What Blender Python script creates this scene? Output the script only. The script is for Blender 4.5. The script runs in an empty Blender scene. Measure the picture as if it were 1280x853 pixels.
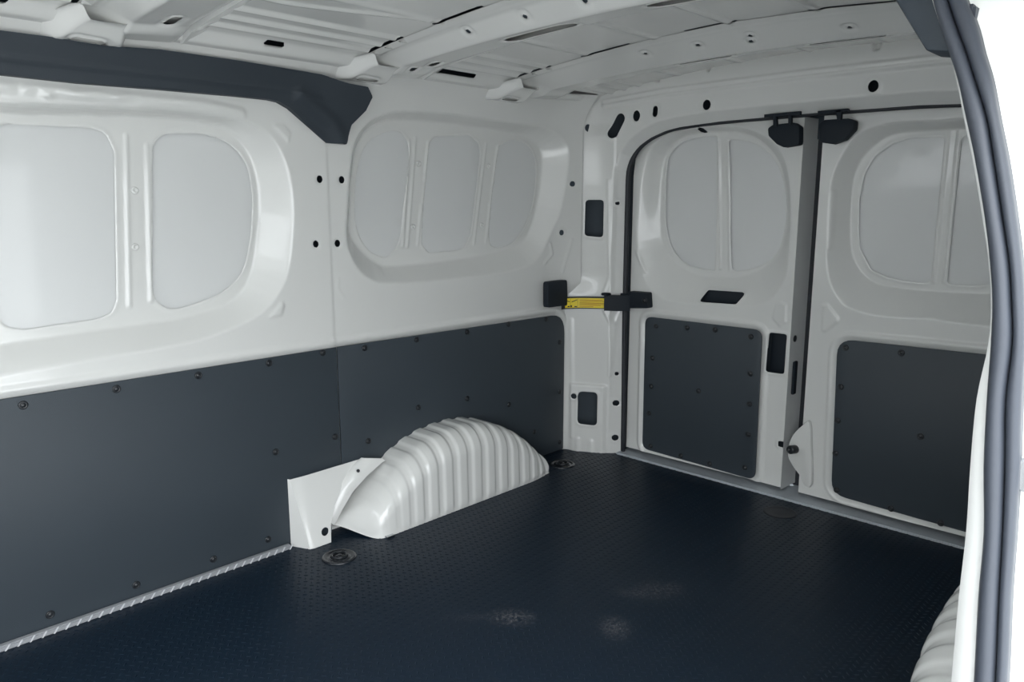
import bpy, bmesh, math, random
import numpy as np
C = bpy.context.scene.collection
S = bpy.context.scene

# ---------------------------------------------------------------- camera
# x runs towards the rear doors, y across the van towards the far side wall, z up from the load floor (metres)
cam = bpy.data.cameras.new('camera')
cam.sensor_width = 36.0
cam.lens = 954.0 * 36.0 / 1280.0
cam.clip_start = 0.02
camo = bpy.data.objects.new('camera', cam)
C.objects.link(camo)
camo.location = (0, 0, 0.95)
camo.rotation_euler = (math.radians(90 - 10.2), 0, math.radians(43.9 - 90))
S.camera = camo

# ---------------------------------------------------------------- sky and light
world = bpy.data.worlds.new('sky')
S.world = world
world.use_nodes = True
wn = world.node_tree
SKY = 10.0
bg = wn.nodes['Background']
bg.inputs[0].default_value = (0.93, 0.97, 1.0, 1)
# overcast sky: three times as bright overhead as at the horizon
tcw = wn.nodes.new('ShaderNodeTexCoord')
sep = wn.nodes.new('ShaderNodeSeparateXYZ')
wn.links.new(tcw.outputs['Generated'], sep.inputs[0])
mr = wn.nodes.new('ShaderNodeMapRange')
mr.inputs['From Min'].default_value = 0.0
mr.inputs['From Max'].default_value = 1.0
mr.inputs['To Min'].default_value = SKY / 3
mr.inputs['To Max'].default_value = SKY
wn.links.new(sep.outputs['Z'], mr.inputs['Value'])
wn.links.new(mr.outputs['Result'], bg.inputs[1])
pl = bpy.data.lights.new('door_opening_portal', 'AREA')
pl.shape = 'RECTANGLE'
pl.size = 1.7
pl.size_y = 1.35
pl.cycles.is_portal = True
plo = bpy.data.objects.new('door_opening_portal', pl)
C.objects.link(plo)
plo.location = (0.05, 0.10, 0.62)
plo.rotation_euler = (math.radians(90), 0, 0)      # its -z looks into the van (+y)

pf = bpy.data.lights.new('cab_opening_portal', 'AREA')  # unseen opening over the bulkhead, added to bring light to the rear doors
pf.shape = 'RECTANGLE'
pf.size = 1.7
pf.size_y = 0.45
pf.cycles.is_portal = True
pfo = bpy.data.objects.new('cab_opening_portal', pf)
C.objects.link(pfo)
pfo.location = (-0.80, 1.0, 1.22)
pfo.rotation_euler = (math.radians(90), 0, math.radians(-90))

S.view_settings.view_transform = 'Standard'
S.view_settings.look = 'None'
S.view_settings.gamma = 1.0
S.view_settings.use_curve_mapping = False
S.view_settings.exposure = 0.27

# ---------------------------------------------------------------- materials
def mat(name, col, rough=0.5, metal=0.0, coat=0.0, bump=0.0, bscale=200.0, var=0.0, vscale=6.0, spec=0.5):
    m = bpy.data.materials.new(name)
    m.use_nodes = True
    n = m.node_tree.nodes
    l = m.node_tree.links
    b = n['Principled BSDF']
    b.inputs['Base Color'].default_value = (*col, 1)
    b.inputs['Roughness'].default_value = rough
    b.inputs['Metallic'].default_value = metal
    b.inputs['Specular IOR Level'].default_value = spec
    b.inputs['Coat Weight'].default_value = coat
    b.inputs['Coat Roughness'].default_value = 0.06
    tc = n.new('ShaderNodeTexCoord')
    if var:
        no = n.new('ShaderNodeTexNoise')
        no.inputs['Scale'].default_value = vscale
        no.inputs['Detail'].default_value = 4
        l.new(tc.outputs['Object'], no.inputs['Vector'])
        mx = n.new('ShaderNodeMix')
        mx.data_type = 'RGBA'
        mx.inputs['A'].default_value = (*[c * (1 - var) for c in col], 1)
        mx.inputs['B'].default_value = (*[min(1, c * (1 + var)) for c in col], 1)
        l.new(no.outputs['Fac'], mx.inputs['Factor'])
        l.new(mx.outputs['Result'], b.inputs['Base Color'])
    if bump:
        nb = n.new('ShaderNodeTexNoise')
        nb.inputs['Scale'].default_value = bscale
        nb.inputs['Detail'].default_value = 3
        l.new(tc.outputs['Object'], nb.inputs['Vector'])
        bp = n.new('ShaderNodeBump')
        bp.inputs['Strength'].default_value = bump
        bp.inputs['Distance'].default_value = 0.001
        l.new(nb.outputs['Fac'], bp.inputs['Height'])
        l.new(bp.outputs['Normal'], b.inputs['Normal'])
    return m

M = {}
M['white'] = mat('white_paint', (0.765, 0.768, 0.748), 0.24, coat=0.5, var=0.012)
M['white_matt'] = mat('thin_white_paint', (0.735, 0.745, 0.74), 0.32, coat=0.4, var=0.012)
M['skin'] = mat('shade_dark_sheet', (0.04, 0.055, 0.07), 0.7, var=0.05)  # near-black: puts the shade inside holes and slots into the colour
M['liner'] = mat('black_liner_board', (0.038, 0.050, 0.062), 0.5, bump=0.35, bscale=700, var=0.06)
M['clip'] = mat('black_plastic_clip', (0.015, 0.018, 0.022), 0.3)
M['plastic'] = mat('black_plastic', (0.012, 0.018, 0.026), 0.6, bump=0.15, bscale=500, spec=0.3)
M['trim'] = mat('charcoal_trim', (0.028, 0.038, 0.049), 0.6, bump=0.3, bscale=600, var=0.06)
M['rubber'] = mat('black_rubber', (0.022, 0.025, 0.032), 0.55, bump=0.1, bscale=400)
M['seal'] = mat('grey_black_door_seal', (0.044, 0.051, 0.066), 0.5, bump=0.15, bscale=500, var=0.06, vscale=20)
M['sill'] = mat('grey_sill_metal', (0.50, 0.54, 0.58), 0.42, metal=0.15, bump=0.2, bscale=60, var=0.12, vscale=25)
M['edge'] = mat('grey_edge_strip', (0.30, 0.31, 0.33), 0.4, var=0.1)
M['yellow'] = mat('yellow_label', (0.88, 0.68, 0.03), 0.5)
M['ink'] = mat('black_ink', (0.02, 0.02, 0.02), 0.6)
M['redink'] = mat('brown_ink', (0.50, 0.24, 0.03), 0.6)
M['chrome'] = mat('bright_metal', (0.55, 0.56, 0.58), 0.25, metal=1.0)
M['concrete'] = mat('concrete_paving', (0.36, 0.36, 0.35), 0.85, bump=0.6, bscale=40, var=0.15)

def floor_material():
    m = mat('black_rubber_floor', (0.0042, 0.0135, 0.027), 0.44, bump=0.2, bscale=350, spec=0.34)
    n = m.node_tree.nodes
    l = m.node_tree.links
    b = n['Principled BSDF']
    geo = n.new('ShaderNodeTexCoord')
    total = None
    # dusty scuff marks left on the mat: centre x, y, half sizes, turn, strength
    for (sx, sy, rx, ry, rot, k) in SCUFFS:
        mp = n.new('ShaderNodeMapping')
        mp.vector_type = 'TEXTURE'
        mp.inputs['Location'].default_value = (sx, sy, 0)
        mp.inputs['Rotation'].default_value = (0, 0, rot)
        mp.inputs['Scale'].default_value = (rx, ry, 1)
        l.new(geo.outputs['Object'], mp.inputs['Vector'])
        gr = n.new('ShaderNodeTexGradient')
        gr.gradient_type = 'SPHERICAL'
        l.new(mp.outputs['Vector'], gr.inputs['Vector'])
        mu = n.new('ShaderNodeMath')
        mu.operation = 'MULTIPLY'
        mu.inputs[1].default_value = k * 1.25
        l.new(gr.outputs['Fac'], mu.inputs[0])
        if total is None:
            total = mu
        else:
            ad = n.new('ShaderNodeMath')
            ad.operation = 'ADD'
            l.new(total.outputs[0], ad.inputs[0])
            l.new(mu.outputs[0], ad.inputs[1])
            total = ad
    no = n.new('ShaderNodeTexNoise')
    no.inputs['Scale'].default_value = 110
    no.inputs['Detail'].default_value = 6
    no.inputs['Roughness'].default_value = 0.75
    l.new(geo.outputs['Object'], no.inputs['Vector'])
    rp = n.new('ShaderNodeMapRange')
    rp.inputs['From Min'].default_value = 0.46
    rp.inputs['From Max'].default_value = 0.60
    l.new(no.outputs['Fac'], rp.inputs['Value'])
    mu = n.new('ShaderNodeMath')
    mu.operation = 'MULTIPLY'
    mu.use_clamp = True
    l.new(total.outputs[0], mu.inputs[0])
    l.new(rp.outputs['Result'], mu.inputs[1])
    mx = n.new('ShaderNodeMix')
    mx.data_type = 'RGBA'
    mx.inputs['A'].default_value = (0.0042, 0.0135, 0.027, 1)
    mx.inputs['B'].default_value = (0.13, 0.128, 0.135, 1)
    l.new(mu.outputs[0], mx.inputs['Factor'])
    l.new(mx.outputs['Result'], b.inputs['Base Color'])
    return m

# ---------------------------------------------------------------- small geometry library
PI = math.pi

def obj(name, me, m, parent=None, smooth=True, loc=None):
    if isinstance(me, bmesh.types.BMesh):
        bm = me
        me = bpy.data.meshes.new(name)
        bmesh.ops.recalc_face_normals(bm, faces=bm.faces[:])
        bm.to_mesh(me)
        bm.free()
    if m is not None and not me.materials:
        me.materials.append(m)
    if smooth:
        me.polygons.foreach_set('use_smooth', np.ones(len(me.polygons), dtype=bool))
    o = bpy.data.objects.new(name, me)
    C.objects.link(o)
    if parent is not None:
        o.parent = parent
    if loc is not None:
        o.location = loc
    return o

def pydata(name, v, f, m, parent=None, smooth=True):
    me = bpy.data.meshes.new(name)
    me.from_pydata([tuple(map(float, p)) for p in v], [], [tuple(map(int, q)) for q in f])
    me.update()
    return obj(name, me, m, parent, smooth)

def sharp(o, deg=35):
    """hard edges beyond an angle"""
    bm = bmesh.new()
    bm.from_mesh(o.data)
    for e in bm.edges:
        if len(e.link_faces) == 2:
            e.smooth = e.calc_face_angle(0) < math.radians(deg)
    bm.to_mesh(o.data)
    bm.free()
    return o

def empty(name, loc=(0, 0, 0), parent=None):
    o = bpy.data.objects.new(name, None)
    o.empty_display_size = 0.05
    C.objects.link(o)
    o.location = loc
    if parent is not None:
        o.parent = parent
    return o

def tag(o, label=None, cat=None, group=None, kind=None):
    if label: o['label'] = label
    if cat: o['category'] = cat
    if group: o['group'] = group
    if kind: o['kind'] = kind
    return o

def rnd(poly, r, n=5):
    """round the corners of a polygon"""
    p = np.array(poly, float)
    N = len(p)
    rs = r if isinstance(r, (list, tuple)) else [r] * N
    out = []
    for i in range(N):
        a, b, c = p[i - 1], p[i], p[(i + 1) % N]
        u = a - b; w = c - b
        lu = np.linalg.norm(u); lw = np.linalg.norm(w)
        u = u / lu; w = w / lw
        cs = np.clip(u @ w, -1, 1)
        th = math.acos(cs)
        if rs[i] <= 0 or th > PI - 0.02:
            out.append(b)
            continue
        t = min(rs[i] / math.tan(th / 2), lu * 0.49, lw * 0.49)
        for k in range(n + 1):
            q = k / n
            out.append((1 - q) ** 2 * (b + u * t) + 2 * q * (1 - q) * b + q * q * (b + w * t))
    return np.array(out)

def smooth_closed(poly, n=5):
    p = np.array(poly, float)
    N = len(p)
    out = []
    for i in range(N):
        a, b, c, d = p[i - 1], p[i], p[(i + 1) % N], p[(i + 2) % N]
        for k in range(n):
            t = k / n
            # centripetal-ish Catmull-Rom with low tension
            out.append(0.5 * ((2 * b) + (-a + c) * t + (2 * a - 5 * b + 4 * c - d) * t * t + (-a + 3 * b - 3 * c + d) * t ** 3))
    return np.array(out)

def smooth_open(pts, n=6):
    p = np.array(pts, float)
    p = np.vstack([2 * p[0] - p[1], p, 2 * p[-1] - p[-2]])
    out = []
    for i in range(1, len(p) - 2):
        a, b, c, d = p[i - 1], p[i], p[i + 1], p[i + 2]
        for k in range(n):
            t = k / n
            out.append(0.5 * ((2 * b) + (-a + c) * t + (2 * a - 5 * b + 4 * c - d) * t * t + (-a + 3 * b - 3 * c + d) * t ** 3))
    out.append(p[-2])
    return np.array(out)

def circle(c, r, n=16, ry=None, rot=0):
    t = np.linspace(0, 2 * PI, n, endpoint=False)
    x = r * np.cos(t); y = (ry or r) * np.sin(t)
    return np.stack([c[0] + x * math.cos(rot) - y * math.sin(rot), c[1] + x * math.sin(rot) + y * math.cos(rot)], 1)

def slot(a, b, r, n=8):
    """stadium outline between two centres"""
    a = np.array(a, float); b = np.array(b, float)
    th = math.atan2(b[1] - a[1], b[0] - a[0])
    o = []
    for k in range(n + 1):
        t = th + PI / 2 + PI * k / n
        o.append(a + r * np.array([math.cos(t), math.sin(t)]))
    for k in range(n + 1):
        t = th - PI / 2 + PI * k / n
        o.append(b + r * np.array([math.cos(t), math.sin(t)]))
    return np.array(o)

def seg_dist(P, A, B):
    d = B - A
    L = (d ** 2).sum(1) + 1e-12
    best = np.full(len(P), 1e9)
    near = np.zeros_like(P)
    for a, dd, l in zip(A, d, L):
        t = np.clip(((P - a) @ dd) / l, 0, 1)
        q = a + t[:, None] * dd
        s = np.hypot(P[:, 0] - q[:, 0], P[:, 1] - q[:, 1])
        k = s < best
        best[k] = s[k]
        near[k] = q[k]
    return best, near

def inside(P, poly):
    r = np.zeros(len(P), bool)
    x, y = P[:, 0], P[:, 1]
    for (x1, y1), (x2, y2) in zip(poly, np.roll(poly, -1, 0)):
        if y1 == y2: continue
        c = ((y1 > y) != (y2 > y)) & (x < (x2 - x1) * (y - y1) / (y2 - y1) + x1)
        r ^= c
    return r

def sst(t):
    t = np.clip(t, 0, 1)
    return t * t * (3 - 2 * t)

class Sheet:
    """pressed sheet metal: a fine grid carrying a depth field, with openings cut on exact outlines"""
    def __init__(self, u0, u1, v0, v1, step):
        self.nu = int(round((u1 - u0) / step)) + 1
        self.nv = int(round((v1 - v0) / step)) + 1
        u, v = np.meshgrid(np.linspace(u0, u1, self.nu), np.linspace(v0, v1, self.nv), indexing='ij')
        self.P = np.stack([u.ravel(), v.ravel()], 1)
        self.D = np.zeros(len(self.P))
        self.gone = np.zeros(len(self.P), bool)
        self.step = step
    def sdf(self, poly, margin=0.0):
        poly = np.asarray(poly, float)
        lo = poly.min(0) - margin - 2 * self.step
        hi = poly.max(0) + margin + 2 * self.step
        k = np.where(((self.P >= lo) & (self.P <= hi)).all(1))[0]
        Q = self.P[k]
        d, near = seg_dist(Q, poly, np.roll(poly, -1, 0))
        s = np.where(inside(Q, poly), -d, d)
        return k, s, near
    def press(self, poly, depth, w, shift=0.0):
        """recess (depth > 0) or raise (depth < 0) the inside of an outline, ramp width w inside the outline"""
        k, s, _ = self.sdf(poly)
        self.D[k] += depth * sst((-s + shift) / w)
    def ramp(self, outer, inner, depth):
        """recess whose ramp runs from an outer outline to an inner outline"""
        k, so, _ = self.sdf(outer)
        poly = np.asarray(inner, float)
        di, _ = seg_dist(self.P[k], poly, np.roll(poly, -1, 0))
        ins = inside(self.P[k], poly)
        t = np.where(so >= 0, 0.0, np.where(ins, 1.0, -so / (-so + di + 1e-9)))
        self.D[k] += depth * (0.9 * t + 0.1 * sst(t))
    def bead(self, pts, h, w):
        """rib along a line, h towards the viewer, w half width"""
        p = np.asarray(pts, float)
        lo = p.min(0) - w - self.step; hi = p.max(0) + w + self.step
        k = np.where(((self.P >= lo) & (self.P <= hi)).all(1))[0]
        d, _ = seg_dist(self.P[k], p[:-1], p[1:])
        self.D[k] -= h * sst(1 - d / w)
    def loop(self, poly, h, w, off=0.0):
        k, s, _ = self.sdf(poly, abs(off) + w)
        self.D[k] -= h * sst(1 - np.abs(s - off) / w)
    def cut(self, poly, keep_inside=False):
        poly = np.asarray(poly, float)
        if keep_inside:
            k = np.arange(len(self.P))
            ins = ~inside(self.P, poly)
        else:
            k, s, _ = self.sdf(poly)
            ins = s < 0
        mask = np.zeros(len(self.P), bool)
        mask[k[ins]] = True
        m2 = mask.reshape(self.nu, self.nv)
        g = np.zeros_like(m2)
        o = ~m2
        g[1:, :] |= o[:-1, :]; g[:-1, :] |= o[1:, :]; g[:, 1:] |= o[:, :-1]; g[:, :-1] |= o[:, 1:]
        g[1:, 1:] |= o[:-1, :-1]; g[:-1, :-1] |= o[1:, 1:]; g[1:, :-1] |= o[:-1, 1:]; g[:-1, 1:] |= o[1:, :-1]
        rim = np.where((m2 & g).ravel())[0]
        if len(rim):
            _, near = seg_dist(self.P[rim], poly, np.roll(poly, -1, 0))
            self.P[rim] = near
        self.gone |= mask
    def build(self, fn, name, m, parent=None):
        xyz = fn(self.P[:, 0], self.P[:, 1], self.D)
        i = np.arange(self.nu * self.nv).reshape(self.nu, self.nv)
        q = np.stack([i[:-1, :-1], i[1:, :-1], i[1:, 1:], i[:-1, 1:]], -1).reshape(-1, 4)
        q = q[~self.gone[q].all(1)]
        # drop slivers that collapsed onto one outline
        a = self.P[q]
        area = 0.5 * np.abs((a[:, 2, 0] - a[:, 0, 0]) * (a[:, 3, 1] - a[:, 1, 1]) - (a[:, 2, 1] - a[:, 0, 1]) * (a[:, 3, 0] - a[:, 1, 0]))
        q = q[area > 1e-9]
        used = np.unique(q)
        re = np.full(len(self.P), -1)
        re[used] = np.arange(len(used))
        v = np.stack(xyz, 1)[used]
        q = re[q]
        me = bpy.data.meshes.new(name)
        me.vertices.add(len(v))
        me.vertices.foreach_set('co', v.astype(np.float32).ravel())
        me.loops.add(q.size)
        me.loops.foreach_set('vertex_index', q.astype(np.int32).ravel())
        me.polygons.add(len(q))
        me.polygons.foreach_set('loop_start', np.arange(0, q.size, 4, dtype=np.int32))
        me.polygons.foreach_set('loop_total', np.full(len(q), 4, dtype=np.int32))
        me.update(calc_edges=True)
        me.validate()
        return obj(name, me, m, parent)

def inset(poly, d):
    """offset a closed outline inwards"""
    p = np.asarray(poly, float)
    area = 0.5 * np.sum(p[:, 0] * np.roll(p[:, 1], -1) - np.roll(p[:, 0], -1) * p[:, 1])
    sgn = 1 if area > 0 else -1
    e = np.roll(p, -1, 0) - p
    e = e / (np.linalg.norm(e, axis=1)[:, None] + 1e-12)
    n = np.stack([-e[:, 1], e[:, 0]], 1) * sgn
    m = n + np.roll(n, 1, 0)
    L = (m ** 2).sum(1)[:, None] / 2
    return p + d * m / np.maximum(L, 0.6)

def plate(outline, fn, thick, name, m, parent=None, bevel=0.002, back=True):
    """flat part cut to an outline, with a rounded front edge. fn(u, v, d) -> xyz, d = 0 at the face, growing away from the viewer"""
    o = np.asarray(outline, float)
    N = len(o)
    i2 = inset(o, bevel)
    i1 = inset(o, bevel * 0.3)
    rings = [(i2, 0.0), (i1, bevel * 0.3), (o, bevel), (o, thick)]
    v = []
    for r, d in rings:
        v += [fn(a, b, d) for a, b in r]
    f = [list(range(N))]
    for k in range(len(rings) - 1):
        for i in range(N):
            j = (i + 1) % N
            f.append([k * N + i, k * N + j, (k + 1) * N + j, (k + 1) * N + i])
    if back:
        f.append([(len(rings) - 1) * N + i for i in reversed(range(N))])
    bm = bmesh.new()
    bv = [bm.verts.new(tuple(map(float, p))) for p in v]
    for q in f:
        try:
            bm.faces.new([bv[i] for i in q])
        except ValueError:
            pass
    big = [g for g in bm.faces if len(g.verts) > 4]
    bmesh.ops.triangulate(bm, faces=big, ngon_method='EAR_CLIP')
    ob = obj(name, bm, m, parent)
    return sharp(ob, 30)

def tube(pts, r, n=10, cap=True):
    p = np.asarray(pts, float)
    N = len(p)
    rs = np.full(N, r) if np.isscalar(r) else np.asarray(r)
    T = np.gradient(p, axis=0)
    T /= np.linalg.norm(T, axis=1)[:, None]
    ref = np.array([1.0, 0, 0]) if abs(T[0][0]) < 0.9 else np.array([0, 1.0, 0])
    bm = bmesh.new()
    rows = []
    for i in range(N):
        a = ref - T[i] * (ref @ T[i])
        a /= np.linalg.norm(a)
        b = np.cross(T[i], a)
        ref = a
        rows.append([bm.verts.new(tuple(p[i] + rs[i] * (a * math.cos(t) + b * math.sin(t)))) for t in np.linspace(0, 2 * PI, n, endpoint=False)])
    for i in range(N - 1):
        for k in range(n):
            bm.faces.new([rows[i][k], rows[i][(k + 1) % n], rows[i + 1][(k + 1) % n], rows[i + 1][k]])
    if cap:
        bm.faces.new(rows[0][::-1]); bm.faces.new(rows[-1])
    return bm

def lathe_mesh(prof, n=20, name='lathe'):
    """prof: list of (radius, height) about z"""
    bm = bmesh.new()
    rows = []
    for r, h in prof:
        if r < 1e-6:
            rows.append([bm.verts.new((0, 0, h))])
        else:
            rows.append([bm.verts.new((r * math.cos(t), r * math.sin(t), h)) for t in np.linspace(0, 2 * PI, n, endpoint=False)])
    for a, b in zip(rows[:-1], rows[1:]):
        for k in range(n):
            k2 = (k + 1) % n
            q = []
            for x in ([a[k], a[k2]] if len(a) > 1 else [a[0]]) + ([b[k2], b[k]] if len(b) > 1 else [b[0]]):
                q.append(x)
            bm.faces.new(q)
    return bm

def box(bm, lo, hi, bev=0.0):
    lo = np.array(lo, float); hi = np.array(hi, float)
    r = bmesh.ops.create_cube(bm, size=1.0)
    vs = r['verts']
    bmesh.ops.scale(bm, vec=tuple(hi - lo), verts=vs)
    bmesh.ops.translate(bm, vec=tuple((lo + hi) / 2), verts=vs)
    if bev:
        es = list({e for v in vs for e in v.link_edges})
        bmesh.ops.bevel(bm, geom=es, offset=bev, segments=2, affect='EDGES')
    return bm

def bx(name, lo, hi, m, parent=None, bev=0.003):
    bm = bmesh.new()
    box(bm, lo, hi, bev)
    return sharp(obj(name, bm, m, parent), 40)

def face_dir(o, d):
    """turn an object's local z to the direction d"""
    from mathutils import Vector
    o.rotation_mode = 'QUATERNION'
    o.rotation_quaternion = Vector(d).to_track_quat('Z', 'Y')
    return o

def shared(name, me, parent, loc, d, m=None):
    o = bpy.data.objects.new(name, me)
    C.objects.link(o)
    o.parent = parent
    o.location = loc
    return face_dir(o, d)

def mesh_of(bm, name, m):
    me = bpy.data.meshes.new(name)
    bmesh.ops.recalc_face_normals(bm, faces=bm.faces[:])
    bm.to_mesh(me)
    bm.free()
    me.materials.append(m)
    me.polygons.foreach_set('use_smooth', np.ones(len(me.polygons), dtype=bool))
    return me

clip_me = mesh_of(lathe_mesh([(0.0095, 0.0), (0.0095, 0.0018), (0.0085, 0.003), (0.0062, 0.0032), (0.0055, 0.0022), (0.0045, 0.0038), (0.0025, 0.0046), (0, 0.0048)], 16), 'clip', M['clip'])
grommet_me = mesh_of(lathe_mesh([(0.0085, 0.0), (0.0085, 0.003), (0.007, 0.0045), (0.004, 0.005), (0.0032, 0.0035), (0, 0.0035)], 16), 'grommet', M['white'])

YC = 1.0                                   # middle of the van
YW = 1.85                                  # far side wall
YN = 2 * YC - YW                           # near side wall
XR = 2.30                                  # rear frame
XD = 2.36                                  # inner face of the rear doors
X0 = -0.75                                 # bulkhead

# ---------------------------------------------------------------- floor
SCUFFS = [(1.18, 1.136, 0.065, 0.05, -0.805, 0.9), (1.116, 1.203, 0.084, 0.021, -0.805, 0.3), (1.522, 0.965, 0.064, 0.059, -0.805, 0.6), (1.467, 0.999, 0.05, 0.032, -0.805, 0.4), (1.31, 0.937, 0.044, 0.059, -0.805, 0.9), (2.155, 1.335, 0.049, 0.063, -0.805, 0.25), (1.567, 0.936, 0.028, 0.042, -0.805, 0.5)]
M['floor'] = floor_material()
fo = empty('floor')
tag(fo, 'black ribbed rubber load floor of the van', 'floor', kind='structure')
bx('floor_mat', (X0, YN - 0.02, -0.02), (2.45, YW + 0.02, 0.0), M['floor'], fo, 0.0)
def floor_pips():
    pv = np.array([(-1, 0, 0), (-.5, -1, 0), (.5, -1, 0), (1, 0, 0), (.5, 1, 0), (-.5, 1, 0), (-.45, 0, 1), (.45, 0, 1)], float)
    pf = [(0, 1, 6), (1, 2, 7, 6), (2, 3, 7), (3, 4, 7), (4, 5, 6, 7), (5, 0, 6)]
    pv *= np.array([0.0070, 0.0019, 0.0013])
    xs = np.arange(0.30, 2.33, 0.0185)
    ys = np.arange(YN + 0.02, YW - 0.01, 0.0145)
    v = []; f = []
    c = []
    for i, x in enumerate(xs):
        for j, y in enumerate(ys):
            c.append((x + (0.00925 if j % 2 else 0), y))
    c = np.array(c)
    # bars turned by turns one way and the other, like tread plate
    c = c[(c[:, 1] > 0.28)]
    ang = np.where((np.arange(len(c)) % 2) == 0, PI / 4, -PI / 4)
    ca, sa_ = np.cos(ang)[:, None], np.sin(ang)[:, None]
    V = np.stack([ca * pv[:, 0] - sa_ * pv[:, 1] + c[:, :1], sa_ * pv[:, 0] + ca * pv[:, 1] + c[:, 1:], np.repeat(pv[None, :, 2], len(c), 0)], -1).reshape(-1, 3)
    n = len(pv)
    me = bpy.data.meshes.new('tread_pips')
    F = []
    tri = np.array([(0, 1, 6), (1, 2, 7), (1, 7, 6), (2, 3, 7), (3, 4, 7), (4, 5, 6), (4, 6, 7), (5, 0, 6)])
    T = (tri[None] + (np.arange(len(c)) * n)[:, None, None]).reshape(-1, 3)
    me.vertices.add(len(V)); me.vertices.foreach_set('co', V.astype(np.float32).ravel())
    me.loops.add(T.size); me.loops.foreach_set('vertex_index', T.astype(np.int32).ravel())
    me.polygons.add(len(T))
    me.polygons.foreach_set('loop_start', np.arange(0, T.size, 3, dtype=np.int32))
    me.polygons.foreach_set('loop_total', np.full(len(T), 3, dtype=np.int32))
    me.update(calc_edges=True)
    o = obj('tread_pips', me, M['floor'], fo)
    o['kind'] = 'stuff'
floor_pips()

# ---------------------------------------------------------------- far side wall
def lean(z):
    t = np.maximum(0, (z - 1.20) / 0.11)
    return 0.05 * t * t
def turn_in(u, v):
    t = np.maximum(0, (u - 2.10) / 0.13)
    return 0.035 * t * t * sst((v - 0.57) / 0.10)
def wall_map(u, v, d):
    return u, YW - lean(v) - turn_in(u, v) + d, v
def wall_pt(u, v, d):
    return (u, float(YW - lean(np.float64(v)) + d), v)

R1o = smooth_closed([(0.356,1.150),(0.436,1.149),(0.753,1.166),(0.894,1.163),(0.968,1.151),(1.025,1.123),(1.065,1.065),(1.083,0.981),(1.081,0.887),(1.057,0.768),(1.013,0.699),(0.963,0.661),(0.869,0.630),(0.756,0.612),(0.549,0.603),(0.380,0.596),(0.297,0.593)], 4)
R1i = smooth_closed([(0.366,1.136),(0.448,1.137),(0.757,1.153),(0.890,1.148),(0.944,1.134),(0.988,1.089),(1.011,1.032),(1.016,0.960),(1.008,0.881),(0.975,0.755),(0.914,0.696),(0.817,0.671),(0.699,0.663),(0.577,0.660),(0.399,0.652),(0.314,0.648)], 4)
R2o = smooth_closed([(1.248,0.849),(1.255,0.939),(1.264,1.016),(1.284,1.116),(1.333,1.176),(1.419,1.213),(1.603,1.226),(1.922,1.221),(2.107,1.212),(2.191,1.165),(2.202,1.091),(2.173,0.929),(2.134,0.854),(2.077,0.770),(1.984,0.726),(1.720,0.710),(1.413,0.712),(1.326,0.730),(1.272,0.780)], 4)
R2i = smooth_closed([(1.298,0.869),(1.305,0.961),(1.317,1.053),(1.337,1.122),(1.381,1.170),(1.464,1.199),(1.654,1.203),(1.985,1.195),(2.084,1.176),(2.136,1.136),(2.133,1.036),(2.108,0.921),(2.073,0.846),(2.027,0.810),(1.964,0.792),(1.777,0.770),(1.461,0.759),(1.389,0.773),(1.329,0.819)], 4)
PANEL_TOP = 0.546
LP1 = [(X0 + 0.02, 0.004), (1.022, 0.004), (1.024, 0.188), (1.196, 0.188), (1.196, PANEL_TOP), (X0 + 0.02, PANEL_TOP)]
LP2 = [(1.199, 0.188), (1.34, 0.150), (1.95, 0.110), (2.06, 0.004), (2.209, 0.004), (2.209, PANEL_TOP - 0.008), (1.199, PANEL_TOP)]
LP2 = rnd(LP2, [0, 0, 0, 0, 0, 0.075, 0])

BL_A1 = rnd([(0.436,1.097),(0.447,1.114),(0.619,1.118),(0.650,1.108),(0.665,1.068),(0.641,0.727),(0.628,0.698),(0.594,0.686),(0.447,0.679),(0.415,0.688),(0.401,0.709)], 0.02, 4)
BL_A2 = smooth_closed([(0.750,1.053),(0.757,1.090),(0.777,1.110),(0.814,1.118),(0.882,1.120),(0.943,1.100),(0.985,1.054),(0.997,0.991),(0.995,0.929),(0.983,0.850),(0.955,0.771),(0.900,0.725),(0.841,0.705),(0.789,0.693),(0.756,0.697),(0.731,0.721),(0.727,0.768),(0.740,0.921)], 4)
BL_B1 = smooth_closed([(1.320,0.938),(1.336,1.053),(1.376,1.128),(1.453,1.165),(1.504,1.159),(1.525,1.122),(1.519,1.047),(1.500,0.937),(1.482,0.844),(1.452,0.803),(1.418,0.790),(1.363,0.815),(1.328,0.870)], 4)
BL_B2 = rnd([(1.580,0.932),(1.609,1.136),(1.632,1.160),(1.778,1.174),(1.821,1.153),(1.832,1.117),(1.784,0.848),(1.754,0.806),(1.718,0.797),(1.600,0.794),(1.571,0.821)], 0.018, 4)
BL_B3 = smooth_closed([(1.916,1.126),(1.948,1.157),(2.004,1.171),(2.075,1.150),(2.110,1.093),(2.106,1.007),(2.081,0.918),(2.017,0.833),(1.947,0.801),(1.891,0.803),(1.872,0.840),(1.888,0.977)], 4)

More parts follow.
